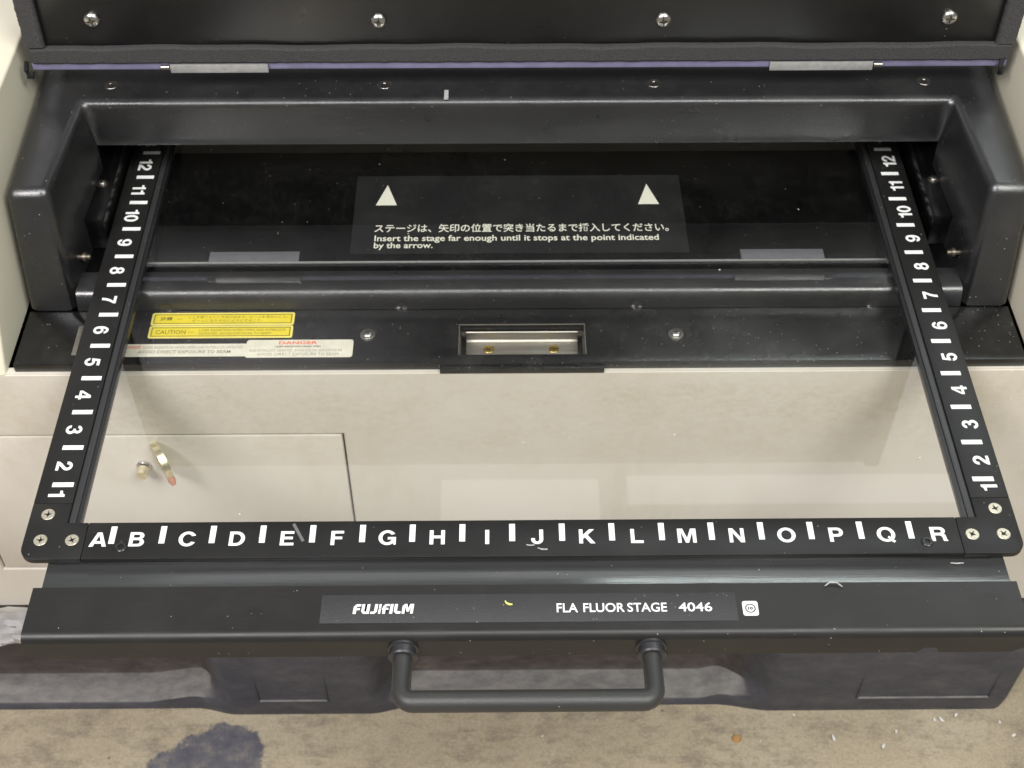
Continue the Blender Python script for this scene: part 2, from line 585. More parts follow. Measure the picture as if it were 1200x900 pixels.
six = [[(6.9, 7.3)] + arc(3.6, 7.0, 3.3, 3.15, 12, 90, 6)[1:] + arc(3.6, 5, 3.6, 5.15, 90, 180, 8)[1:] +
       arc(3.6, 3.3, 3.6, 3.45, 180, 455, 18)[1:] + [(2.15, 5.9), (2.3, 7.2)] + arc(3.65, 7.2, 1.25, 1.2, 160, 0, 6)[1:], ell(3.65, 3.3, 1.5, 1.75)]
GL = {
    'A': [[(0, 0), (3.75, 10), (6.35, 10), (10.1, 0), (7.7, 0), (7.0, 2.1), (3.1, 2.1), (2.4, 0)], [(3.7, 3.85), (6.4, 3.85), (5.05, 7.8)]],
    'B': [[(0, 0), (0, 10), (5.2, 10)] + arc(5.2, 7.4, 3.0, 2.6, 90, -50)[1:] + arc(5.3, 2.85, 3.4, 2.85, 52, -90)[1:],
          [(2.2, 6.15), (2.2, 8.3), (4.8, 8.3)] + arc(4.8, 7.22, 1.15, 1.07, 90, -90)[1:],
          [(2.2, 1.7), (2.2, 4.45), (5.0, 4.45)] + arc(5.0, 3.07, 1.35, 1.37, 90, -90)[1:]],
    'C': [arc(5.1, 5, 5.1, 5.25, 27, 333, 26) + arc(5.1, 5, 2.8, 3.45, 325, 35, 22)],
    'D': [[(0, 0), (0, 10), (4.1, 10)] + arc(4.1, 5, 4.9, 5, 90, -90, 16)[1:], [(2.2, 1.8), (2.2, 8.2), (3.9, 8.2)] + arc(3.9, 5, 2.85, 3.2, 90, -90, 14)[1:]],
    'E': [[(0, 0), (0, 10), (7.7, 10), (7.7, 8.2), (2.2, 8.2), (2.2, 6.1), (7.2, 6.1), (7.2, 4.3), (2.2, 4.3), (2.2, 1.8), (7.9, 1.8), (7.9, 0)]],
    'F': [[(0, 0), (0, 10), (7.3, 10), (7.3, 8.2), (2.2, 8.2), (2.2, 5.9), (6.5, 5.9), (6.5, 4.1), (2.2, 4.1), (2.2, 0)]],
    'G': [arc(5.1, 5, 5.1, 5.25, 30, 314, 26) + [(8.8, 0), (10.1, 0), (10.1, 5.4), (5.4, 5.4), (5.4, 3.7), (8.0, 3.7)] + arc(5.1, 5, 2.85, 3.45, 312, 36, 20)],
    'H': [[(0, 0), (0, 10), (2.2, 10), (2.2, 6.2), (6.6, 6.2), (6.6, 10), (8.8, 10), (8.8, 0), (6.6, 0), (6.6, 4.3), (2.2, 4.3), (2.2, 0)]],
    'I': [[(0, 0), (0, 10), (2.3, 10), (2.3, 0)]],
    'J': [[(7, 10), (4.8, 10), (4.8, 3.2)] + arc(3.5, 3.1, 1.3, 1.55, 0, -180)[1:] + [(2.2, 3.9), (0, 3.9)] + arc(3.5, 3.1, 3.5, 3.35, 180, 360)],
    'K': [[(0, 0), (0, 10), (2.2, 10), (2.2, 5.9), (6.0, 10), (8.9, 10), (4.95, 5.95), (9.3, 0), (6.5, 0), (3.4, 4.35), (2.2, 3.1), (2.2, 0)]],
    'L': [[(0, 0), (0, 10), (2.2, 10), (2.2, 1.85), (7.3, 1.85), (7.3, 0)]],
    'M': [[(0, 0), (0, 10), (3.1, 10), (5.4, 3.2), (7.7, 10), (10.8, 10), (10.8, 0), (8.7, 0), (8.7, 7.7), (6.3, 0), (4.5, 0), (2.1, 7.7), (2.1, 0)]],
    'N': [[(0, 0), (0, 10), (2.4, 10), (6.7, 3.3), (6.7, 10), (8.8, 10), (8.8, 0), (6.5, 0), (2.1, 6.9), (2.1, 0)]],
    'O': [ell(5.3, 5, 5.3, 5.25), ell(5.3, 5, 3.0, 3.45)],
    'P': [[(0, 0), (0, 10), (5.1, 10)] + arc(5.1, 6.8, 3.2, 3.2, 90, -90, 14)[1:] + [(2.2, 3.6), (2.2, 0)], [(2.2, 5.4), (2.2, 8.2), (4.7, 8.2)] + arc(4.7, 6.8, 1.4, 1.4, 90, -90)[1:]],
    'Q': [arc(5.3, 5, 5.3, 5.25, -46, 296, 28) + [(9.1, -1.0), (10.3, .3)], arc(5.3, 5, 3.0, 3.45, -38, 285, 24) + [(6.9, 1.95), (5.9, 2.95), (6.9, 3.9)]],
    'R': [[(0, 0), (0, 10), (5.6, 10)] + arc(5.6, 7.3, 3.1, 2.7, 90, -52)[1:] + [(8.3, 4.4), (8.55, 3.4), (8.7, 1.3), (9.3, .35), (9.3, 0), (6.9, 0), (6.5, .9), (6.35, 3.0), (5.3, 4.0), (2.2, 4.0), (2.2, 0)],
          [(2.2, 5.8), (2.2, 8.2), (5.1, 8.2)] + arc(5.1, 7.0, 1.3, 1.2, 90, -90)[1:]],
    '0': [ell(3.65, 5, 3.65, 5.15), ell(3.65, 5, 1.5, 3.45)],
    '1': [[(2.7, 0), (4.9, 0), (4.9, 10), (3.2, 10), (2.7, 9.0), (1.7, 8.5), (0.2, 8.3), (0.2, 6.8), (2.7, 6.8)]],
    '2': [[(0, 6.5)] + arc(3.6, 6.9, 3.5, 3.25, 180, -35, 14) + [(4.3, 3.0), (3.1, 1.8), (7.1, 1.8), (7.1, 0), (0, 0), (.2, 1.6), (1.6, 3.4), (4.2, 5.6)] +
          arc(3.6, 6.9, 1.35, 1.5, -25, 180, 12) + [(2.2, 6.5)]],
    '3': [arc(3.5, 7.4, 3.2, 2.75, 180, -42, 14) + arc(3.5, 3.0, 3.6, 3.15, 48, -180, 16) + arc(3.5, 3.0, 1.45, 1.5, -180, 90, 14) +
          [(2.8, 4.5), (2.8, 6.05), (3.4, 6.05)] + arc(3.4, 7.25, 1.2, 1.2, -90, 180, 14)[1:]],
    '4': [[(4.3, 0), (6.3, 0), (6.3, 2.2), (7.5, 2.2), (7.5, 3.9), (6.3, 3.9), (6.3, 10), (4.2, 10), (0, 4.1), (0, 2.2), (4.3, 2.2)], [(1.7, 3.9), (4.3, 3.9), (4.3, 7.5)]],
    '5': [[(.3, 4.4), (1.2, 10), (6.7, 10), (6.7, 8.1), (2.8, 8.1), (2.5, 6.3)] + arc(3.6, 3.3, 3.5, 3.45, 95, -180, 18) + arc(3.6, 3.3, 1.4, 1.65, 190, 492, 16)],
    '6': six,
    '7': [[(0, 10), (7.1, 10), (7.1, 8.4), (5.2, 5.4), (4.2, 2.6), (3.9, 0), (1.6, 0), (2.1, 3.0), (3.2, 5.8), (4.8, 8.1), (0, 8.1)]],
    '8': [arc(3.6, 7.35, 3.15, 2.8, -38, 218, 16) + arc(3.6, 3.0, 3.6, 3.15, 138, 402, 18), ell(3.6, 7.3, 1.15, 1.1), ell(3.6, 3.0, 1.5, 1.45)],
    '9': [[(7.2 - x, 10 - y) for x, y in l_] for l_ in six],
}


def glyphs(s_, height, gap=1.1):
    """raised print of the string, centred on its own box in x, baseline at y=0"""
    c = bpy.data.curves.new('t', 'CURVE')
    c.dimensions = '2D'
    c.fill_mode = 'BOTH'
    c.extrude = .00004
    k = height / 10
    x0 = 0
    for ch in s_:
        for loop in GL[ch]:
            sp_ = c.splines.new('POLY')
            sp_.points.add(len(loop) - 1)
            for p_, (x, y) in zip(sp_.points, loop):
                p_.co = ((x + x0) * k, y * k, 0, 1)
            sp_.use_cyclic_u = True
        x0 += max(x for l_ in GL[ch] for x, _ in l_) + gap
    o = bpy.data.objects.new('t', c)
    COL.objects.link(o)
    dg = bpy.context.evaluated_depsgraph_get()
    dg.update()
    me = bpy.data.meshes.new_from_object(o.evaluated_get(dg))
    bpy.data.objects.remove(o)
    bpy.data.curves.remove(c)
    w_ = (x0 - gap) * k
    for v in me.vertices:
        v.co.x -= w_ / 2
    return me


def fit_text(me, x0, x1, y0=None, y1=None):
    xs = [v.co.x for v in me.vertices]
    ys = [v.co.y for v in me.vertices]
    a, b_ = min(xs), max(xs)
    c, d = min(ys), max(ys)
    for v in me.vertices:
        v.co.x = x0 + (v.co.x - a) / (b_ - a) * (x1 - x0)
        if y0 is not None:
            v.co.y = y0 + (v.co.y - c) / (d - c) * (y1 - y0)


def place_text(name, me, mat, parent, x, y, z, rot=0, label=None):
    me.transform(Matrix.Translation((x, y, z)) @ Matrix.Rotation(rot, 4, 'Z'))
    me.materials.clear()
    return link(name, me, mat, parent, label, smooth=False)


# screws: shared meshes, built round the origin with +Z outwards
def screw_mesh(kind, r, mat):
    bm = bmesh.new()
    if kind == 'pan':       # domed Phillips head with washer
        lathe(bm, [(r, 0), (r, r * .12), (r * .97, r * .17), (r * .74, r * .18), (r * .73, r * .30), (r * .62, r * .46),
                   (r * .42, r * .56), (r * .24, r * .60), (r * .2, r * .42), (0, r * .36)])
    elif kind == 'flat':    # countersunk
        lathe(bm, [(r, -.0001), (r, r * .03), (r * .93, r * .10), (r * .34, r * .12), (r * .20, -.0002), (0, -.0003)])
    elif kind == 'dome':
        lathe(bm, [(r, 0), (r * .98, r * .15), (r * .85, r * .34), (r * .6, r * .48), (r * .3, r * .54), (r * .22, r * .38), (0, r * .34)])
    elif kind == 'socket':
        lathe(bm, [(r, -.0001), (r, r * .16), (r * .86, r * .26), (r * .5, r * .26), (r * .46, -.0002), (0, -.0002)], n=18)
    if kind in ('pan', 'flat', 'dome'):   # the cross: two proud ridges of the slot edge, darkened slot as a sub shape
        h = {'pan': r * .585, 'flat': r * .105, 'dome': r * .53}[kind]
        for a in (0, math.pi / 2):
            for s in (-1, 1):
                L = r * (.56 if kind != 'pan' else .40)
                mm = Matrix.Rotation(a + .5, 4, 'Z') @ Matrix.Translation((s * L * .55, 0, 0))
                add_box(bm, -L * .42, L * .42, -r * .07, r * .07, h - r * .03, h + r * .025, 0, 2, mm)
    me = bmm(bm, 'screw')
    me.materials.append(mat)
    me.materials.append(M['hole'])
    if kind in ('pan', 'flat', 'dome'):
        n = len(me.polygons)
        for p in me.polygons[n - 24:]:
            p.material_index = 1
    me.polygons.foreach_set('use_smooth', [True] * len(me.polygons))
    me.set_sharp_from_angle(angle=R(35))
    return me


SC = {

    'lid': screw_mesh('dome', .0048, M['screw']),
    'sill': screw_mesh('pan', .0046, M['screw']),
    'shelf': screw_mesh('flat', .0044, M['dull_screw']),
    'corner': screw_mesh('flat', .0035, M['cream_screw']),
    'brass': screw_mesh('flat', .0032, M['brass']),
    'socket': screw_mesh('socket', .0030, M['black_screw']),
    'block': screw_mesh('pan', .0036, M['dull_screw']),
}


def screw(kind, parent, loc, normal=(0, 0, 1), spin=0, name='screw', label=None):
    o = bpy.data.objects.new(name, SC[kind])
    COL.objects.link(o)
    q = Vector((0, 0, 1)).rotation_difference(Vector(normal).normalized())
    o.rotation_mode = 'QUATERNION'
    from mathutils import Quaternion
    o.rotation_quaternion = q @ Quaternion((0, 0, 1), spin)
    off = Vector((0, 0, 0))
    p = parent
    while p:
        off += Vector(p.location)
        p = p.parent
    o.location = Vector(loc) - off
    o.parent = parent
    if label:
        o['label'] = label
    return o


# ------------------------------------------------------------------ the setting: floor
ZF = -.46
bm = bmesh.new()
vv = [bm.verts.new(p) for p in ((-4, -3, ZF), (4, -3, ZF), (4, 4, ZF), (-4, 4, ZF))]
bm.faces.new(vv)
fl = link('floor', bmm(bm, 'floor'), M['floor'], smooth=False)
fl['kind'] = 'structure'

# ------------------------------------------------------------------ the scanner
scanner = thing('scanner', 'beige laser scanner cabinet with black moulded stage opening and raised black lid', 'scanner', (0, .4, ZF + .01))
YF = .1365                      # front face of the cabinet
# front panel with an opening for the access door
b = grid_plate([-.75, -.3575, -.1095, .75], [-.2675, -.2230, -.0812, -.0262], [(1, 1)],
               lambda u, v: (u, YF, v), (0, .006, 0))
es = [e for e in b.edges if all(abs(v.co.y - YF) < 1e-5 for v in e.verts) and
      (all(abs(v.co.z + .0262) < 1e-5 for v in e.verts) or
       all(-.36 < v.co.x < -.109 and -.2235 < v.co.z < -.081 for v in e.verts)) and e.calc_face_angle(0) > 1]
bmesh.ops.bevel(b, geom=es, offset=.0008, segments=2, affect='EDGES')
front = link('front_panel', bmm(b, 'front_panel'), M['beige'], scanner)
# backing behind the door seam
box('seam_backing', M['hole'], front, -.37, -.10, YF + .012, YF + .015, -.235, -.07)
door = box('access_door', M['beige'], scanner, -.3560, -.1108, YF, YF + .010, -.2214, -.0826, .0012, 2)
bm = bmesh.new()
lathe(bm, [(0, .0), (.0046, .0), (.0046, .0012), (.0040, .0018), (.0025, .0020), (0, .0020)], (-.2385, YF, -.1105), (0, -1, 0))
link('lock', bmm(bm, 'lock'), M['screw'], door)

# cabinet shoulders either side of the opening (they form the channel the surround sits in)
prof = [(YF, -.0262), (.1620, .0235), (.1960, .088), (.204, .0925), (.70, .0925), (.70, -.0262)]
for s in (-1, 1):
    a0, a1 = (.3035 * s, .75 * s)
    b = prism(prof, a0, a1, 'x', .002, 3,
              skip=lambda e: all(v.co.z < -.026 for v in e.verts) or all(abs(v.co.x) > .7 for v in e.verts)
              or abs(e.verts[0].co.x - e.verts[1].co.x) > .1)
    link('shoulder', bmm(b, 'shoulder'), M['cream'], scanner)
box('body_top', M['cream'], scanner, -.3034, .3034, .36, .70, -.02, .064)
box('body_core', M['cream'], scanner, -.7495, .7495, .46, .9, -.262, -.0263)
for s in (-1, 1):
    box('side_panel', M['cream'], scanner, *sorted((.735 * s, .7495 * s)), YF + .0065, .4595, -.262, -.0263)

# black moulded surround
bm = bmesh.new()


def sv(*p):
    return bm.verts.new(p)


L, Rr = {}, {}
for D, s, dy in ((L, -1, 0), (Rr, 1, 0)):
    D['O0'] = sv(.2985 * s, .345, .0665)
    D['O1'] = sv(.2985 * s, .2035, .0570)
    D['O2'] = sv(.2985 * s, .1838, -.0195)
    D['O3'] = sv(.2985 * s, .345, -.0195)
    D['I0'] = sv(.2655 * s, .2765, .0665)
    D['I1'] = sv(.2735 * s, .2035, .0570)
    D['I2'] = sv(.2695 * s, .1838, -.0195)
    D['J0'] = sv(.2650 * s, .2815, .0310)
    D['K'] = sv(.2660 * s, .2815, -.0195)
for D in (L, Rr):
    bm.faces.new([D[k] for k in ('O0', 'O1', 'I1', 'I0')])
    bm.faces.new([D[k] for k in ('O1', 'O2', 'I2', 'I1')])
    bm.faces.new([D[k] for k in ('I0', 'I1', 'I2', 'K', 'J0')])
    bm.faces.new([D[k] for k in ('O0', 'O3', 'O2', 'O1')])
bm.faces.new([L['O0'], L['I0'], Rr['I0'], Rr['O0']])
bm.faces.new([L['I0'], L['J0'], Rr['J0'], Rr['I0']])
# underside of the lip runs back into the machine
u1, u2 = sv(-.2650, .40, .0310), sv(.2650, .40, .0310)
bm.faces.new([L['J0'], u1, u2, Rr['J0']])
bmesh.ops.recalc_face_normals(bm, faces=bm.faces)
bmesh.ops.triangulate(bm, faces=[f for f in bm.faces if len(f.verts) == 5])
es = [e for e in bm.edges if len(e.link_faces) == 2 and e.calc_face_angle(0) > R(22)]
bmesh.ops.bevel(bm, geom=es, offset=.0055, segments=6, affect='EDGES', profile=.5)
sur = link('surround', bmm(bm, 'surround'), M['mould'], scanner, angle=60)
for x, y in ((-.2514, .2945), (-.0827, .2935), (.0837, .294), (.2513, .295)):
    screw('shelf', sur, (x, y, .0662), spin=random.random() * 3)

# lower lip and interior of the opening
b = prism([(.1838, -.0198), (.1845, -.0165), (.1856, -.0130), (.1872, -.0100), (.1895, -.0080), (.206, -.0085), (.206, -.0198)],
          -.2690, .2690, 'x')
link('lower_lip', bmm(b, 'lower_lip'), M['mould'], scanner, angle=60)
bm = bmesh.new()
add_box(bm, -.2690, .2690, .2062, .458, -.0198, -.0122)
add_box(bm, -.2690, .2690, .452, .458, -.0120, .0308)
add_box(bm, -.2984, -.2664, .2830, .4518, -.0120, .0306)
add_box(bm, .2664, .2984, .2830, .4518, -.0120, .0306)
link('interior', bmm(bm, 'interior'), M['interior'], scanner)

# instruction label on the floor of the opening
il = box('instruction_label', M['label_film'], scanner, -.1062, .1066, .2252, .3015, -.0121, -.0118, label='clear-edged instruction label with two arrows on the black opening floor')
zl = -.01178
for cx_ in (-.0857, .0845):
    b = prism([(cx_ - .0068, .2718), (cx_ + .0068, .2718), (cx_, .2922)], zl, zl + .00012, 'z')
    link('arrow_print', bmm(b, 'arrow'), M['cream_print'], il, smooth=False)
t1 = text_mesh('ステージは、矢印の位置で突き当たるまで挿入してください。', .008, .00008)
fit_text(t1, -.0920, .0955, .2452, .2532)
place_text('lettering', t1, M['cream_print'], il, 0, 0, zl)
t1 = text_mesh('Insert the stage far enough until it stops at the point indicated', .006, .00008, align='LEFT')
fit_text(t1, -.0915, .0885, .2352, .2424)
place_text('lettering', t1, M['cream_print'], il, 0, 0, zl)
t1 = text_mesh('by the arrow.', .006, .00008, align='LEFT')
fit_text(t1, -.0915, -.0545, .2286, .2356)
place_text('lettering', t1, M['cream_print'], il, 0, 0, zl)

# glass reflections of the lip and hinge leaves, built as solid strip and pads
box('reflection_strip', M['leaf'], scanner, -.2330, .2360, .2168, .2180, -.0121, -.0114)
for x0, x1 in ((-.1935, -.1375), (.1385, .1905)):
    box('reflection_pad', M['leaf_reflection'], scanner, x0, x1, .2186, .2275, -.0121, -.0116, .0001)

# guide blocks and pins inside the cheeks
for s in (-1, 1):
    pts = [(.2310, -.0115), (.2310, .0120), (.335, .0120), (.335, -.0115)]
    b = prism(pts, .2562 * s, .2685 * s, 'x', .0008, 2)
    gb = link('guide_block', bmm(b, 'guide_block'), M['interior'], scanner)
    screw('block', gb, (.2632 * s, .2660, .0121), spin=.4 * s)
    bm = bmesh.new()
    lathe(bm, [(0, 0), (.0016, 0), (.0016, .0085), (.0013, .0090), (0, .0090)], (.2705 * s, .2085, .0020), (-s, 0, 0), 12)
    lathe(bm, [(0, .0045), (.0028, .0045), (.0028, .0065), (0, .0065)], (.2705 * s, .2085, .0020), (-s, 0, 0), 14)
    link('guide_pin', bmm(bm, 'guide_pin'), M['pin'], scanner)

# sill
b = grid_plate([-.2985, -.0365, .0382, .2985], [.1387, .1455, .1700, .1838], [(1, 1)],
               lambda u, v: (u, v, -.0200), (0, 0, -.006), .0006)
sill = link('sill', bmm(b, 'sill'), M['sill'], scanner)
box('drip_edge', M['sill'], sill, -.0480, .0490, .1360, .1386, -.0268, -.0225, .0004)
for x, y in ((-.0916, .1617), (.0931, .1609)):
    screw('sill', sill, (x, y, -.0200), spin=random.random() * 3)
# left latch slot (bright metal edge)
box('slot_trim', M['steel'], sill, -.2658, -.2628, .1465, .1705, -.0204, -.0196, .0002)
# latch pocket
bm = bmesh.new()
add_box(bm, -.0372, -.0362, .1430, .1800, -.0420, -.0262)
add_box(bm, .0379, .0389, .1430, .1800, -.0420, -.0262)
add_box(bm, -.0360, .0377, .1702, .1712, -.0300, -.0205)         # upper back wall
add_box(bm, -.0360, .0377, .1790, .1800, -.0420, -.0262)         # deep back wall
add_box(bm, -.0372, .0389, .1430, .1800, -.0432, -.0421)         # pocket floor
link('latch_pocket', bmm(bm, 'latch_pocket'), M['steel'], scanner)
lt = prism([(.1450, -.0340), (.1450, -.0328), (.1675, -.0328), (.1690, -.0318), (.1697, -.0272), (.1685, -.0258), (.1693, -.0250), (.1709, -.0268), (.1709, -.0330), (.1700, -.0340)],
           -.0330, .0348, 'x', .0003, 2)
lat = link('latch', bmm(lt, 'latch'), M['steel'], scanner)
for x in (-.0192, .0202):
    screw('brass', lat, (x, .1618, -.0327), (0, 0, 1), spin=.6 + x * 20)
bm = bmesh.new()
add_box(bm, -.0371, .0388, .1698, .1704, -.0202, -.0197)
add_box(bm, -.0371, -.0366, .1452, .1698, -.0202, -.0197)
add_box(bm, .0383, .0388, .1452, .1698, -.0202, -.0197)
link('opening_trim', bmm(bm, 'opening_trim'), M['steel'], lat)


# stickers
def sticker(name, x0, x1, y0, y1, mat, z, r=.0018, label=None):
    pts = []
    for cx_, cy_, a in ((x1 - r, y1 - r, 0), (x0 + r, y1 - r, 90), (x0 + r, y0 + r, 180), (x1 - r, y0 + r, 270)):
        for k in range(4):
            an = R(a + 30 * k)
            pts.append((cx_ + r * math.cos(an), cy_ + r * math.sin(an)))
    b = prism(pts, z, z + .00012, 'z')
    return link(name, bmm(b, name), mat, scanner, label, smooth=False)


def frame_print(parent, x0, x1, y0, y1, z, w_, mat):
    bm = bmesh.new()
    for a in ((x0, x1, y1 - w_, y1), (x0, x1, y0, y0 + w_), (x0, x0 + w_, y0 + w_, y1 - w_), (x1 - w_, x1, y0 + w_, y1 - w_)):
        add_box(bm, a[0], a[1], a[2], a[3], z, z + .00006)
    link('border_print', bmm(bm, 'border'), mat, parent, smooth=False)


def line(parent, s, x0, x1, y0, y1, z, mat, bold=.0):
    t = text_mesh(s, .004, bold, extrude=.00002, align='LEFT', res=2)
    fit_text(t, x0, x1, y0, y1)
    place_text('lettering', t, mat, parent, 0, 0, z)


zs = -.01995
for k, (y0, y1) in enumerate(((.1708, .1815), (.1600, .1704))):
    st = sticker('caution_label', -.2232, -.1368, y0, y1, M['yellow_rim'], zs, .0014,
                 label=('yellow warning label with Japanese print, upper of the two', 'yellow CAUTION label, lower of the two')[k])
    fill = box('label_face', M['yellow'], st, -.2222, -.1378, y0 + .0010, y1 - .0010, zs + .00012, zs + .00018)
    z_ = zs + .0002
    frame_print(st, -.2216, -.1384, y0 + .0015, y1 - .0015, z_, .0004, M['black_print'])
    if k == 0:
        line(st, '注意', -.2180, -.2105, y0 + .0038, y1 - .0034, z_, M['brown_print'], .00012)
        line(st, '—', -.2080, -.2045, y0 + .0052, y0 + .0055, z_, M['brown_print'])
        line(st, 'ここを開くとレーザ光が出ます。ビームを見ないこと。', -.2010, -.1410, y0 + .0058, y1 - .0026, z_, M['brown_print'])
        line(st, 'ビームに当たらないようにすること。', -.1980, -.1560, y0 + .0028, y1 - .0056, z_, M['brown_print'])
    else:
        line(st, 'CAUTION', -.2190, -.2010, y0 + .0034, y1 - .0036, z_, M['brown_print'], .00004)
        line(st, '—', -.1995, -.1960, y0 + .0048, y0 + .0051, z_, M['brown_print'])
        line(st, 'LASER RADIATION WHEN OPEN AND INTERLOCK', -.1930, -.1410, y0 + .0056, y1 - .0028, z_, M['brown_print'])
        line(st, 'DEFEATED. AVOID EXPOSURE TO BEAM', -.1930, -.1500, y0 + .0028, y1 - .0058, z_, M['brown_print'])
st = sticker('danger_label', -.2360, -.1628, .1448, .1552, M['sticker'], zs, .001, label='long white danger label under the yellow labels')
z_ = zs + .00013
line(st, 'DANGER', -.2345, -.2255, .1514, .1537, z_, M['red_print'], .0001)
line(st, 'LASER RADIATION WHEN OPEN AND INTERLOCK DEFEATED', -.2240, -.1650, .1512, .1534, z_, M['grey_print'])
line(st, 'AVOID DIRECT EXPOSURE TO BEAM', -.2270, -.1720, .1474, .1500, z_, M['grey_print'], .00006)
st = sticker('danger_label', -.1632, -.0997, .1435, .1580, M['sticker'], zs + .00014, .0018, label='white label with red DANGER and worn print')
z_ = zs + .00028
line(st, 'DANGER', -.1440, -.1210, .1542, .1568, z_, M['red_print'], .00012)
line(st, 'LASER RADIATION WHEN OPEN', -.1460, -.1190, .1517, .1532, z_, M['black_print'], .00006)
line(st, 'AND INTERLOCK DEFEATED. AVOID EYE OR SKIN EXPOSURE', -.1610, -.1060, .1482, .1503, z_, M['grey_print'])
line(st, 'AVOID DIRECT EXPOSURE TO BEAM', -.1560, -.1080, .1450, .1473, z_, M['grey_print'])

# lid, standing open; leans back by a few degrees
piv = Vector((0, .2900, .0865))
ML = Matrix.Translation(piv) @ Matrix.Rotation(R(-2.5), 4, 'X') @ Matrix.Translation(-piv)
lid = box('lid', M['mould'], scanner, -.2950, .2978, .2915, .3300, .0880, .3080, .002, 3, ML)
box('lid_panel', M['lid'], lid, -.2830, .2860, .2893, .2914, .0985, .2950, .0003, 2, ML)


def wavy_strip(x0, x1, z0, z1, y0, y1, horizontal=True):
    b = bmesh.new()
    n = 150
    rows = []
    for i in range(n + 1):
        t = i / n
        a = x0 + (x1 - x0) * t
        w_ = ((.0005 * math.sin(t * 23 + z0 * 50) + .0004 * math.sin(t * 61)) if horizontal else .0002 * math.sin(t * 9)) + random.uniform(-.00018, .00018)
        w2 = random.uniform(-.00028, .00028)
        sec = [(y1, z0 + w2), (y0 + .0010, z0 + w2), (y0, z0 + .0012 + w2), (y0, z1 - .0012 + w_), (y0 + .0010, z1 + w_), (y1, z1 + w_)]
        rows.append([b.verts.new(((a, y, z) if horizontal else (z, y, a))) for y, z in sec])
    for r0, r1 in zip(rows, rows[1:]):
        for k in range(6):
            b.faces.new((r0[k], r0[(k + 1) % 6], r1[(k + 1) % 6], r1[k]))
    b.faces.new(rows[0]); b.faces.new(rows[-1][::-1])
    bmesh.ops.transform(b, matrix=ML, verts=b.verts)
    return b


link('gasket', bmm(wavy_strip(-.2925, .2955, .0872, .0978, .2858, .2912), 'gasket'), M['foam'], lid)
link('gasket', bmm(wavy_strip(.0985, .3050, -.2945, -.2832, .2858, .2912, False), 'gasket'), M['foam'], lid)
link('gasket', bmm(wavy_strip(.0985, .3050, .2862, .2975, .2858, .2912, False), 'gasket'), M['foam'], lid)
for x, z in ((-.2518, .1154), (-.0831, .1140), (.0854, .1138), (.2548, .1147)):
    p = ML @ Vector((x, .2892, z))
    screw('lid', lid, p, (0, -1, .04), spin=random.random() * 3)
box('hinge_trim', M['violet'], scanner, -.2940, .2960, .2880, .2900, .0822, .0868, .0003)
for x0, x1 in ((-.2105, -.1515), (.1520, .2145)):
    h = box('hinge', M['leaf'], scanner, x0, x1, .2858, .2876, .0810, .0866, .0003)
    bm = bmesh.new()
    s_ = x0 - .0030 if x0 < 0 else x1 + .0030
    lathe(bm, [(0, 0), (.0016, 0), (.0016, .0050), (0, .0050)], (s_ - .0025, .2868, .0845), (1, 0, 0), 12)
    link('hinge_pin', bmm(bm, 'hinge_pin'), M['dull_screw'], h)
for x in (-.2962, .2925):
    bm = bmesh.new()
    tube(bm, [(x, .287, .089), (x - .0008, .2850, .084), (x, .2845, .0795), (x + .0012, .2855, .0785), (x + .002, .287, .082)], [.0014, .0016, .0018, .0016, .0012], 8)
    link('rubber_tab', bmm(bm, 'rubber_tab'), M['edge'], lid)

# recessed black plinth line under the cabinet
box('plinth', M['edge'], scanner, -.62, .60, .156, .66, -.290, -.2685)

# ------------------------------------------------------------------ pallet the cabinet stands on
pallet = thing('plastic_pallet', 'dark grey grimy plastic pallet under the beige cabinet, on the concrete floor', 'pallet', (0, .35, ZF))
REC = [(.176, -.2905), (.184, -.36), (.189, -.410), (.191, -.4440), (.1885, -.4486), (.1660, -.4500), (.1625, -.4508), (.1612, -.4530), (.1612, -.4600)]
LEG = [(.1470, -.2905), (.1485, -.34), (.1500, -.380), (.1510, -.410), (.1518, -.430), (.1524, -.4420), (.1528, -.4480), (.1536, -.4530), (.1550, -.4600)]


def sm(t):
    t = max(0, min(1, t))
    return t * t * (3 - 2 * t)


def wleg(x):
    a = min(sm((x + .266) / .034), sm((-.087 - x) / .035))
    c = min(sm((x - .163) / .048), 1)
    return max(a, c)


bm = bmesh.new()
xs = []
x = -.62
while x < .4085:
    xs.append(x)
    x += .004
cols = []
for x in xs:
    wl = wleg(x)
    col = []
    for (ra, rz), (la, lz) in zip(REC, LEG):
        y = ra + (la - ra) * wl
        z = rz + (lz - rz) * wl
        # end ramps of the ledge
        if rz > -.452 and rz < -.44 and wl < .9:
            z += .008 * min(1, max(0, (x + .303) / .034)) * (1 if -.31 < x < -.22 else 0)
            z += .006 * sm((x - .150) / .02) * (1 if .148 < x < .2 else 0)
        e = max(0, (x - .395) / .0135)
        y += .012 * e * e
        col.append(bm.verts.new((x, y, z)))
    cols.append(col)
for a, c in zip(cols, cols[1:]):
    for k in range(len(a) - 1):
        bm.faces.new((a[k], a[k + 1], c[k + 1], c[k]))
# right end, top and back
last = cols[-1]
bk = [bm.verts.new((.4150, .64, v.co.z)) for v in last]
mid = [bm.verts.new((.4150, v.co.y + .016, v.co.z)) for v in last]
for A, B in ((last, mid), (mid, bk)):
    for k in range(len(A) - 1):
        bm.faces.new((A[k], A[k + 1], B[k + 1], B[k]))
tl = bm.verts.new((-.62, .64, -.2905))
bm.faces.new([c[0] for c in cols] + [mid[0], bk[0], tl])
link('deck', bmm(bm, 'deck'), M['pallet'], pallet, angle=40)


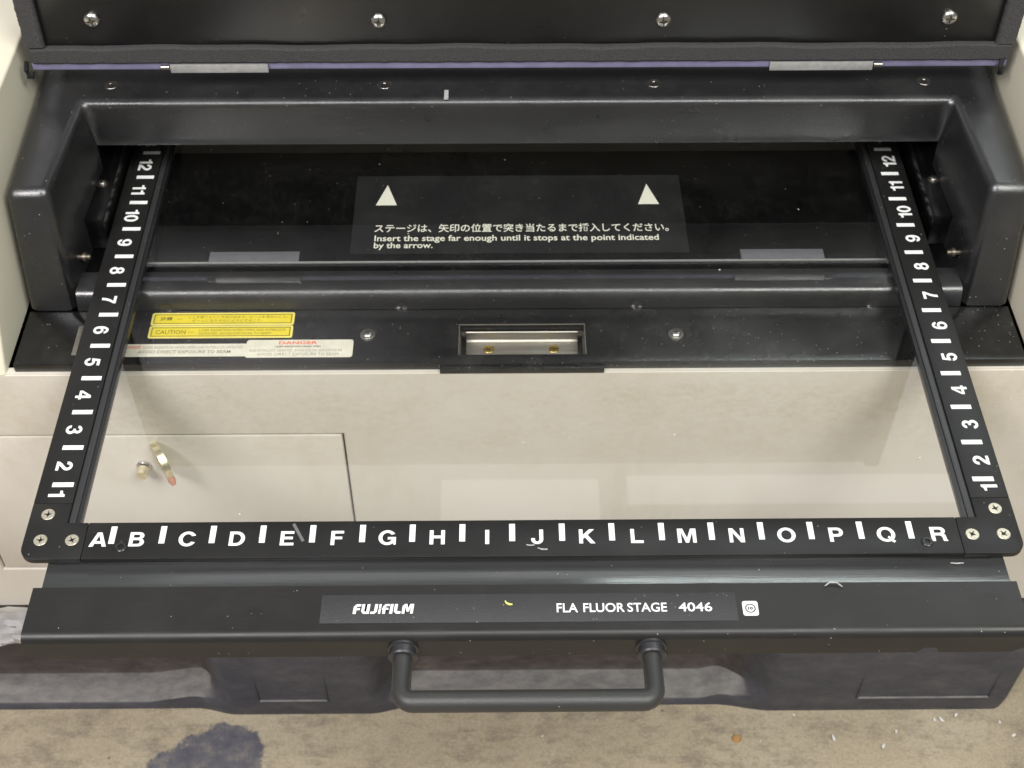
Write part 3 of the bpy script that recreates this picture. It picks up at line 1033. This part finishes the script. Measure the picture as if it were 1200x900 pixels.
def groove(x0, x1, z0, z1, y, lab):
    bm = bmesh.new()
    for a in ((x0, x0 + .0012, z0, z1, .6), (x1 - .0012, x1, z0, z1, .6), (x0, x1, z0 - .0012, z0, 1)):
        add_box(bm, a[0], a[1], y - .0006, y + .002, a[2], a[3], .0002)
    link('panel_rib', bmm(bm, 'panel_rib'), M['pallet'], pallet)


groove(-.2110, -.1540, -.4310, -.3400, .1508, '')
groove(.2760, .3850, -.4330, -.3400, .1508, '')

# ------------------------------------------------------------------ foil strip taped under the cabinet
bm = bmesh.new()
N, K = 60, 12
G = []
for i in range(N + 1):
    row = []
    for k in range(K + 1):
        x = -.56 + (.30) * i / N
        z = -.2660 - .0425 * k / K
        y = .1335 + .0022 * math.sin(i * .9 + k * 1.7) * math.sin(k * 1.1 + i * .31) + random.uniform(-.0009, .0009) - .004 * (k / K)
        row.append(bm.verts.new((x, y, z + .0010 * math.sin(i * .7))))
    G.append(row)
for i in range(N):
    for k in range(K):
        bm.faces.new((G[i][k], G[i + 1][k], G[i + 1][k + 1], G[i][k + 1]))
bmesh.ops.solidify(bm, geom=list(bm.faces), thickness=.0003)
fo = link('foil_strip', bmm(bm, 'foil'), M['foil'])
fo['label'] = 'crumpled silver foil strip along the bottom edge of the beige cabinet at left'
fo['category'] = 'foil'

# ------------------------------------------------------------------ the stage
stage = thing('scanner_stage', 'black framed glass scanner stage with white letter and number scales, pulled out of the opening', 'stage', (0, -.03, 0))
XO, XI, XR, XG = .2538, .2337, .2300, .2280
XC = -.0010
Y0, Y1 = -.0145, .0083
YC = .0208                           # corner plate / side strip joint
YB = .345
tk = {'n': None}
# glass pane
box('glass_pane', M['glass'], stage, XC - XG, XC + XG, Y1 - .002, YB, -.0062, -.0034)
# front scale bar
bar = box('front_scale', M['strip'], stage, XC - .2225, XC + .2225, Y0, Y1, -.0034, 0, .0004)
box('bar_underside', M['edge'], bar, XC - .2370, XC + .2370, Y0 + .0008, Y1 - .0005, -.0080, -.0036)
tick_m = None
for i in range(17):
    x = -.0066 + (i - 8) * .0254
    if tick_m is None:
        bmt = bmesh.new()
        add_box(bmt, -.0015, .0015, -.0054, .0054, 0, .00012)
        tick_m = bmm(bmt, 'tick')
        tick_m.materials.append(M['white'])
    o = bpy.data.objects.new('tick_mark', tick_m)
    COL.objects.link(o)
    o.parent = bar
    o.location = Vector((x, .0002, .00002))          # bar's own origin is the world origin
for i, ch in enumerate('ABCDEFGHIJKLMNOPQR'):
    x = -.0066 + (i - 8.5) * .0254
    if i == 0:
        x = -.2165
    if i == 17:
        x = .2108
    me = glyphs(ch, .0088)
    place_text('letter', me, M['white'], bar, x, -.0069, .00007)
for x, y in ((-.2043, -.0074), (.2040, -.0074)):
    screw('socket', bar, (x, y, 0))
# corner plates (L shaped, outer corner rounded) and side rails
for s in (-1, 1):
    def X(v):
        return XC + s * v
    r = .0075
    pts = [(X(.2225 + .0002), Y0), (X(XO - r), Y0)]
    for k in range(1, 7):
        an = R(-90 + 15 * k)
        pts.append((X(XO - r + r * math.cos(an)), Y0 + r + r * math.sin(an)))
    pts += [(X(XO), YC), (X(XI), YC), (X(XI), Y1), (X(.2225 + .0002), Y1)]
    b = prism(pts, -.0036, 0, 'z', .0004, 2)
    cpl = link('corner_plate', bmm(b, 'corner_plate'), M['strip'], stage)
    for x, y in ((.2446, .0137), (.2450, -.0026), (.2290, -.0027)):
        screw('corner', cpl, (X(x), y, 0), spin=random.random() * 3)
    rail = box('side_scale', M['side_strip'], stage, *sorted((X(XI), X(XO))), YC + .0002, YB, -.0036, 0, .0004)
    box('rail_recess', M['recess'], rail, *sorted((X(XR), X(XI - .0001))), Y1 + .0002, YB, -.0050, -.0014, .0003)
    box('rail_edge', M['edge'], rail, *sorted((X(XG - .0002), X(XR - .0001))), Y1 + .0002, YB, -.0066, -.0022)
    box('rail_underside', M['edge'], rail, *sorted((X(XI + .002), X(XO - .002))), YC + .001, YB, -.0080, -.0037)
    for i in range(13):
        y = .0331 + i * .0254
        if y > YB - .003:
            break
        if 'side' not in tk:
            bmt = bmesh.new()
            add_box(bmt, -.0056, .0056, -.0015, .0015, 0, .00012)
            tk['side'] = bmm(bmt, 'tick')
            tk['side'].materials.append(M['white'])
        o = bpy.data.objects.new('tick_mark', tk['side'])
        COL.objects.link(o)
        o.parent = rail
        o.location = (s * .2420, y, .00002)
    for i in range(1, 14):
        y = .0331 + (i - 1.5) * .0254 if i > 1 else .0272
        me = glyphs(str(i), .0086)
        me.transform(Matrix.Translation((0, -.0043, 0)))
        if y < YB - .01:
            place_text('number', me, M['white'], rail, s * .2440, y, .00007, R(90 * s))

# step, wide front plate with turned-down flange
box('step', M['tier'], stage, XC - .2405, XC + .2440, -.0335, -.0118, -.0095, -.0062, .0003)
WX0, WX1 = -.2432, .2432
prof = [(-.0316, 0), (-.0566, 0), (-.0580, -.00022), (-.0592, -.0008), (-.0602, -.0017), (-.0609, -.0028), (-.0613, -.0040), (-.0595, -.0040), (-.0595, -.0030), (-.0316, -.0030)]
b = prism([(y, z) for y, z in prof], WX0, WX1, 'x')
plate = link('front_plate', bmm(b, 'front_plate'), M['anod'], stage, angle=30)
zb = -.0172
pts = [(WX0, -.0040), (WX0, -.0125), (WX0 + .0050, zb), (.1905, zb), (.1925, zb + .0018), (.1938, zb + .0042), (.2000, zb + .0042), (.2013, zb + .0018), (.2017, zb),
       (WX1 - .0060, zb), (WX1, -.0130), (WX1, -.0040)]
b = prism(pts, -.0613, -.0595, 'y')
link('flange', bmm(b, 'flange'), M['anod'], stage)
npl = box('name_plate', M['plate'], stage, -.1003, .1027, -.0535, -.0372, -.0001, .0003, .0001)
zn = .00036


def nameline(s, x0, x1, y0, y1, mat, bold, shear=0):
    t = text_mesh(s, .006, bold, shear=shear, align='LEFT', res=4)
    fit_text(t, x0, x1, y0, y1)
    return t


# maker's wordmark, heavy slanted capitals
def glyph_poly(bm, pts, z0, z1):
    A = [bm.verts.new((x, y, z0)) for x, y in pts]
    B = [bm.verts.new((x, y, z1)) for x, y in pts]
    bm.faces.new(A)
    bm.faces.new(B[::-1])
    n = len(pts)
    for i in range(n):
        bm.faces.new((A[i], A[(i + 1) % n], B[(i + 1) % n], B[i]))


wm = {  # polygons on a 10-high grid
    'F': ([[(0, 0), (0, 7.5), (2.5, 10), (7.2, 10), (7.2, 7.6), (3.6, 7.6), (3.2, 7.1), (3.2, 6.1), (6.6, 6.1), (6.6, 3.9), (3.2, 3.9), (3.2, 0)]], 8.3),
    'U': ([[(0, 10), (0, 2.4), (2.4, 0), (8.2, 0), (8.2, 10), (5.2, 10), (5.2, 2.2), (3.7, 2.2), (3.0, 2.9), (3.0, 10)]], 9.5),
    'J': ([[(3.6, 10), (3.6, 3.0), (3.0, 2.2), (0, 2.2), (0, 0), (4.2, 0), (6.6, 2.2), (6.6, 10)]], 8.0),
    'i': ([[(0, 0), (0, 4.6), (2.2, 4.6), (2.2, 0)], [(0, 5.4), (0, 10), (2.2, 10), (2.2, 5.4)]], 3.2),
    'f': ([[(.9, 0), (.9, 3.9), (0, 3.9), (0, 6.1), (.9, 6.1), (.9, 7.7), (3.0, 10), (7.2, 10), (7.2, 7.9), (4.4, 7.9), (3.9, 7.4), (3.9, 6.1), (6.6, 6.1), (6.6, 4.1), (3.9, 4.1), (3.9, 0)]], 8.2),
    'I': ([[(0, 0), (0, 10), (3.0, 10), (3.0, 0)]], 4.3),
    'L': ([[(0, 10), (0, 2.4), (2.4, 0), (7.0, 0), (7.0, 2.4), (3.8, 2.4), (3.1, 3.1), (3.1, 10)]], 8.2),
    'M': ([[(0, 0), (0, 8.0), (2.2, 10), (4.6, 10), (6.0, 5.2), (7.4, 10), (11.4, 10), (11.4, 0), (8.6, 0), (8.6, 7.0), (7.2, 2.0), (4.8, 2.0), (3.0, 7.4), (3.0, 0)]], 11.4),
}
bm = bmesh.new()
px = 0
seq = []
for g in 'FUJifILM':
    seq.append((g, px))
    px += wm[g][1]
W = px
for g, p0 in seq:
    for poly in wm[g][0]:
        q = []
        for x, y in poly:
            q.append((-.0846 + (p0 + x + y * .12) / (W + 1.2) * .0298, -.0483 + y / 10 * .0055))
        glyph_poly(bm, q, zn, zn + .0001)
bmesh.ops.triangulate(bm, faces=[f for f in bm.faces if len(f.verts) > 4])
link('wordmark', bmm(bm, 'wordmark'), M['white'], npl, smooth=False)
for s_, a, c in (('FLA', .0147, .0250), ('FLUOR', .0277, .0478), ('STAGE', .0492, .0685), ('4046', .0742, .0905)):
    t = nameline(s_, a, c, -.0482, -.0430, M['white'], .00008)
    place_text('lettering', t, M['white'], npl, 0, 0, zn)
# small square mark beside the name plate
bm = bmesh.new()
pts = []
cx_, cy_, hw, hh, r = .1092, -.0465, .0038, .0042, .0012
for sx_, sy_, a in ((1, 1, 0), (-1, 1, 90), (-1, -1, 180), (1, -1, 270)):
    for k in range(4):
        an = R(a + 30 * k)
        pts.append((cx_ + sx_ * (hw - r) + r * math.cos(an), cy_ + sy_ * (hh - r) + r * math.sin(an)))
b = prism(pts, .00005, .0002, 'z')
sq = link('square_mark', bmm(b, 'square_mark'), M['white'], stage, smooth=False)
bm = bmesh.new()
ring = []
for rr_ in (.0026, .0020):
    ring.append([bm.verts.new((cx_ + rr_ * math.cos(2 * math.pi * k / 28), cy_ + rr_ * math.sin(2 * math.pi * k / 28), .00026)) for k in range(28)])
for k in range(28):
    bm.faces.new((ring[0][k], ring[0][(k + 1) % 28], ring[1][(k + 1) % 28], ring[1][k]))
link('ring_print', bmm(bm, 'ring'), M['black_print'], sq, smooth=False)
t = text_mesh('10', .002, .0001)
fit_text(t, cx_ - .0012, cx_ + .0012, cy_ - .0009, cy_ + .0009)
place_text('lettering', t, M['black_print'], sq, 0, 0, .00024)

# handle
path = []
HX0, HX1, HY, HZ = -.0600, .0603, -.0905, -.0098
rb = .0060
path.append((HX0, -.0640, HZ))
path.append((HX0, -.0840, HZ))
for k in range(0, 7):
    an = R(15 * k)
    path.append((HX0 + rb - rb * math.cos(an), HY + rb - rb * math.sin(an), HZ))
path.append((0, HY, HZ))
for k in range(6, -1, -1):
    an = R(15 * k)
    path.append((HX1 - rb + rb * math.cos(an), HY + rb - rb * math.sin(an), HZ))
path.append((HX1, -.0840, HZ))
path.append((HX1, -.0640, HZ))
rad = [.0047] * 2 + [.0048, .0049, .0050, .0051, .0052, .0053, .0053] + [.0053] + [.0053, .0053, .0052, .0051, .0050, .0049, .0048] + [.0047] * 2
bm = bmesh.new()
tube(bm, path, rad, 24)
hd = link('handle', bmm(bm, 'handle'), M['handle'], stage, angle=60)
for x in (HX0, HX1):
    bm = bmesh.new()
    lathe(bm, [(0, 0), (.0074, 0), (.0074, .0012), (.0066, .0016), (.0064, .0034), (.0070, .0038), (.0070, .0052), (.0064, .0060), (.0046, .0062)],
          (x, -.0613, HZ), (0, -1, 0), 28)
    link('collar', bmm(bm, 'collar'), M['collar'], hd)

# ------------------------------------------------------------------ key in the lock
key = thing('key', 'small brassy key standing in the lock of the beige cabinet door', 'key', (-.2385, YF - .003, -.1105))
bm = bmesh.new()
tube(bm, [(-.2385, YF - .0028, -.1105), (-.2385, YF - .0090, -.1105)], .0034, 14)
link('shaft', bmm(bm, 'shaft'), M['key'], key)
# bow: flat oval plate standing out from the door, turned so that it is seen almost on edge
p1, p2 = Vector((-0.2282, 0.1345, -0.0863)), Vector((-0.2176, 0.12, -0.1046))
d = (p2 - p1)
hl = d.length / 2
d.normalize()
wd = Vector((-.22, .555, -.68))
wd = (wd - d * wd.dot(d)).normalized()
nrm = d.cross(wd)
wd = (wd - nrm * .06).normalized()
nrm = d.cross(wd)
mid_ = (p1 + p2) / 2 + wd * .002
b = bmesh.new()
A, B = [], []
for k in range(24):
    an = 2 * math.pi * k / 24
    q = mid_ + d * (hl * math.cos(an)) + wd * (.0110 * math.sin(an))
    A.append(b.verts.new(q + nrm * .0021))
    B.append(b.verts.new(q - nrm * .0021))
b.faces.new(A)
b.faces.new(B[::-1])
for i in range(24):
    b.faces.new((A[i], A[(i + 1) % 24], B[(i + 1) % 24], B[i]))
link('bow', bmm(b, 'bow'), M['key'], key)
bm = bmesh.new()
tube(bm, [p2 - d * .004, p2 + d * .001, p2 + d * .004], [.0022, .0024, .0012], 10)
link('tip_cover', bmm(bm, 'tip_cover'), M['key_red'], key)


# ------------------------------------------------------------------ scraps and flakes
def single(name, bmx, mat, label, cat, group=None):
    o = link(name, bmm(bmx, name), mat)
    o['label'] = label
    o['category'] = cat
    if group:
        o['group'] = group
    return o


def curl(pts, r, flat=.4):
    b = bmesh.new()
    n = len(pts)
    tube(b, pts, [.7 * r * (.35 + .65 * math.sin(math.pi * (i + .5) / n)) for i in range(n)], 7)
    return b


single('plastic_scrap', curl([(-.0104, -.0418, .0010), (-.0097, -.0430, .0010), (-.0083, -.0438, .0010), (-.0068, -.0440, .0012)], .0009),
       M['yellow_scrap'], 'tiny curved yellow scrap lying on the name plate', 'scrap')
single('fluff', curl([(.1475, -.0342, .0008), (.150, -.0325, .0015), (.1535, -.0328, .0016), (.1560, -.0348, .0009)], .0007),
       M['scrap_grey'], 'curled pale fluff on the front plate at right of the square mark', 'fluff')
single('fluff', curl([(.0005, -.0078, .0005), (.0025, -.0083, .0006), (.0048, -.0080, .0005)], .0006),
       M['scrap_grey'], 'short pale fluff on the letter bar below the mark between I and J', 'fluff')
single('fluff', curl([(.0062, -.0098, .0005), (.0085, -.0108, .0006), (.0112, -.0107, .0005)], .0007),
       M['scrap_grey'], 'longer pale fluff on the letter bar just below the letter J', 'fluff')
bm = bmesh.new()
add_box(bm, -.0008, .0008, -.0062, .0062, 0, .0003, 0, 2, Matrix.Translation((-.1155, .0008, .0002)) @ Matrix.Rotation(R(28), 4, 'Z'))
single('tape_scrap', bm, M['tape_grey'], 'dark grey tape sliver stuck across the letter E on the front scale', 'tape')
bm = bmesh.new()
add_box(bm, -.0447 - .001, -.0447 + .0016, .2775, .2868, .0667, .0672, 0, 2)
single('tape_scrap', bm, M['scrap_grey'], 'small grey tape strip on the black surround under the hinge trim', 'tape')
single('fluff', curl([(.2150, -.0165, -.0055), (.2180, -.0172, -.0050), (.2215, -.0168, -.0052)], .0006),
       M['scrap_grey'], 'pale fluff on the step below the letter R', 'fluff')
flakes = [(.2977, .1215, 60, 1.3), (.3444, .1452, 110, 1.0), (.3107, .1344, 80, .9), (.3500, .1449, 125, 1.2), (.2585, .1287, 100, 1.4), (.2288, .1507, 150, .6),
          (.3630, .1490, 45, 1.1), (.4060, .1300, 30, .9), (.1980, .1270, 70, .5), (.3980, .143, 95, .7), (.0200, .133, 40, .5)]
for k, (x, y, a, sc_) in enumerate(flakes):
    ln, wd_ = .0026 * sc_, .0011 * sc_
    n_ = 7
    pts = []
    for q in range(n_):
        an = 2 * math.pi * q / n_
        rr_ = random.uniform(.55, 1.15)
        px_, py_ = ln * math.cos(an) * rr_, wd_ * math.sin(an) * rr_
        ca, sa = math.cos(R(a)), math.sin(R(a))
        pts.append((x + px_ * ca - py_ * sa, y + px_ * sa + py_ * ca))
    b = prism(pts, ZF + .0002, ZF + .0007, 'z')
    for v in b.verts:
        v.co.z += .0012 * abs(math.sin((v.co.x - x) * 700)) * sc_
    single('paper_flake', b, M['flake'], 'tiny white paper flake lying on the tan concrete floor', 'flake', 'white flakes on the floor')
bm = bmesh.new()
lathe(bm, [(0, .002), (.003, .0018), (.0042, 0)], (.1788, .1294, ZF + .0002), (0, 0, 1), 7)
single('orange_chip', bm, M['orange'], 'small orange chip on the concrete floor below the right pallet foot', 'chip')
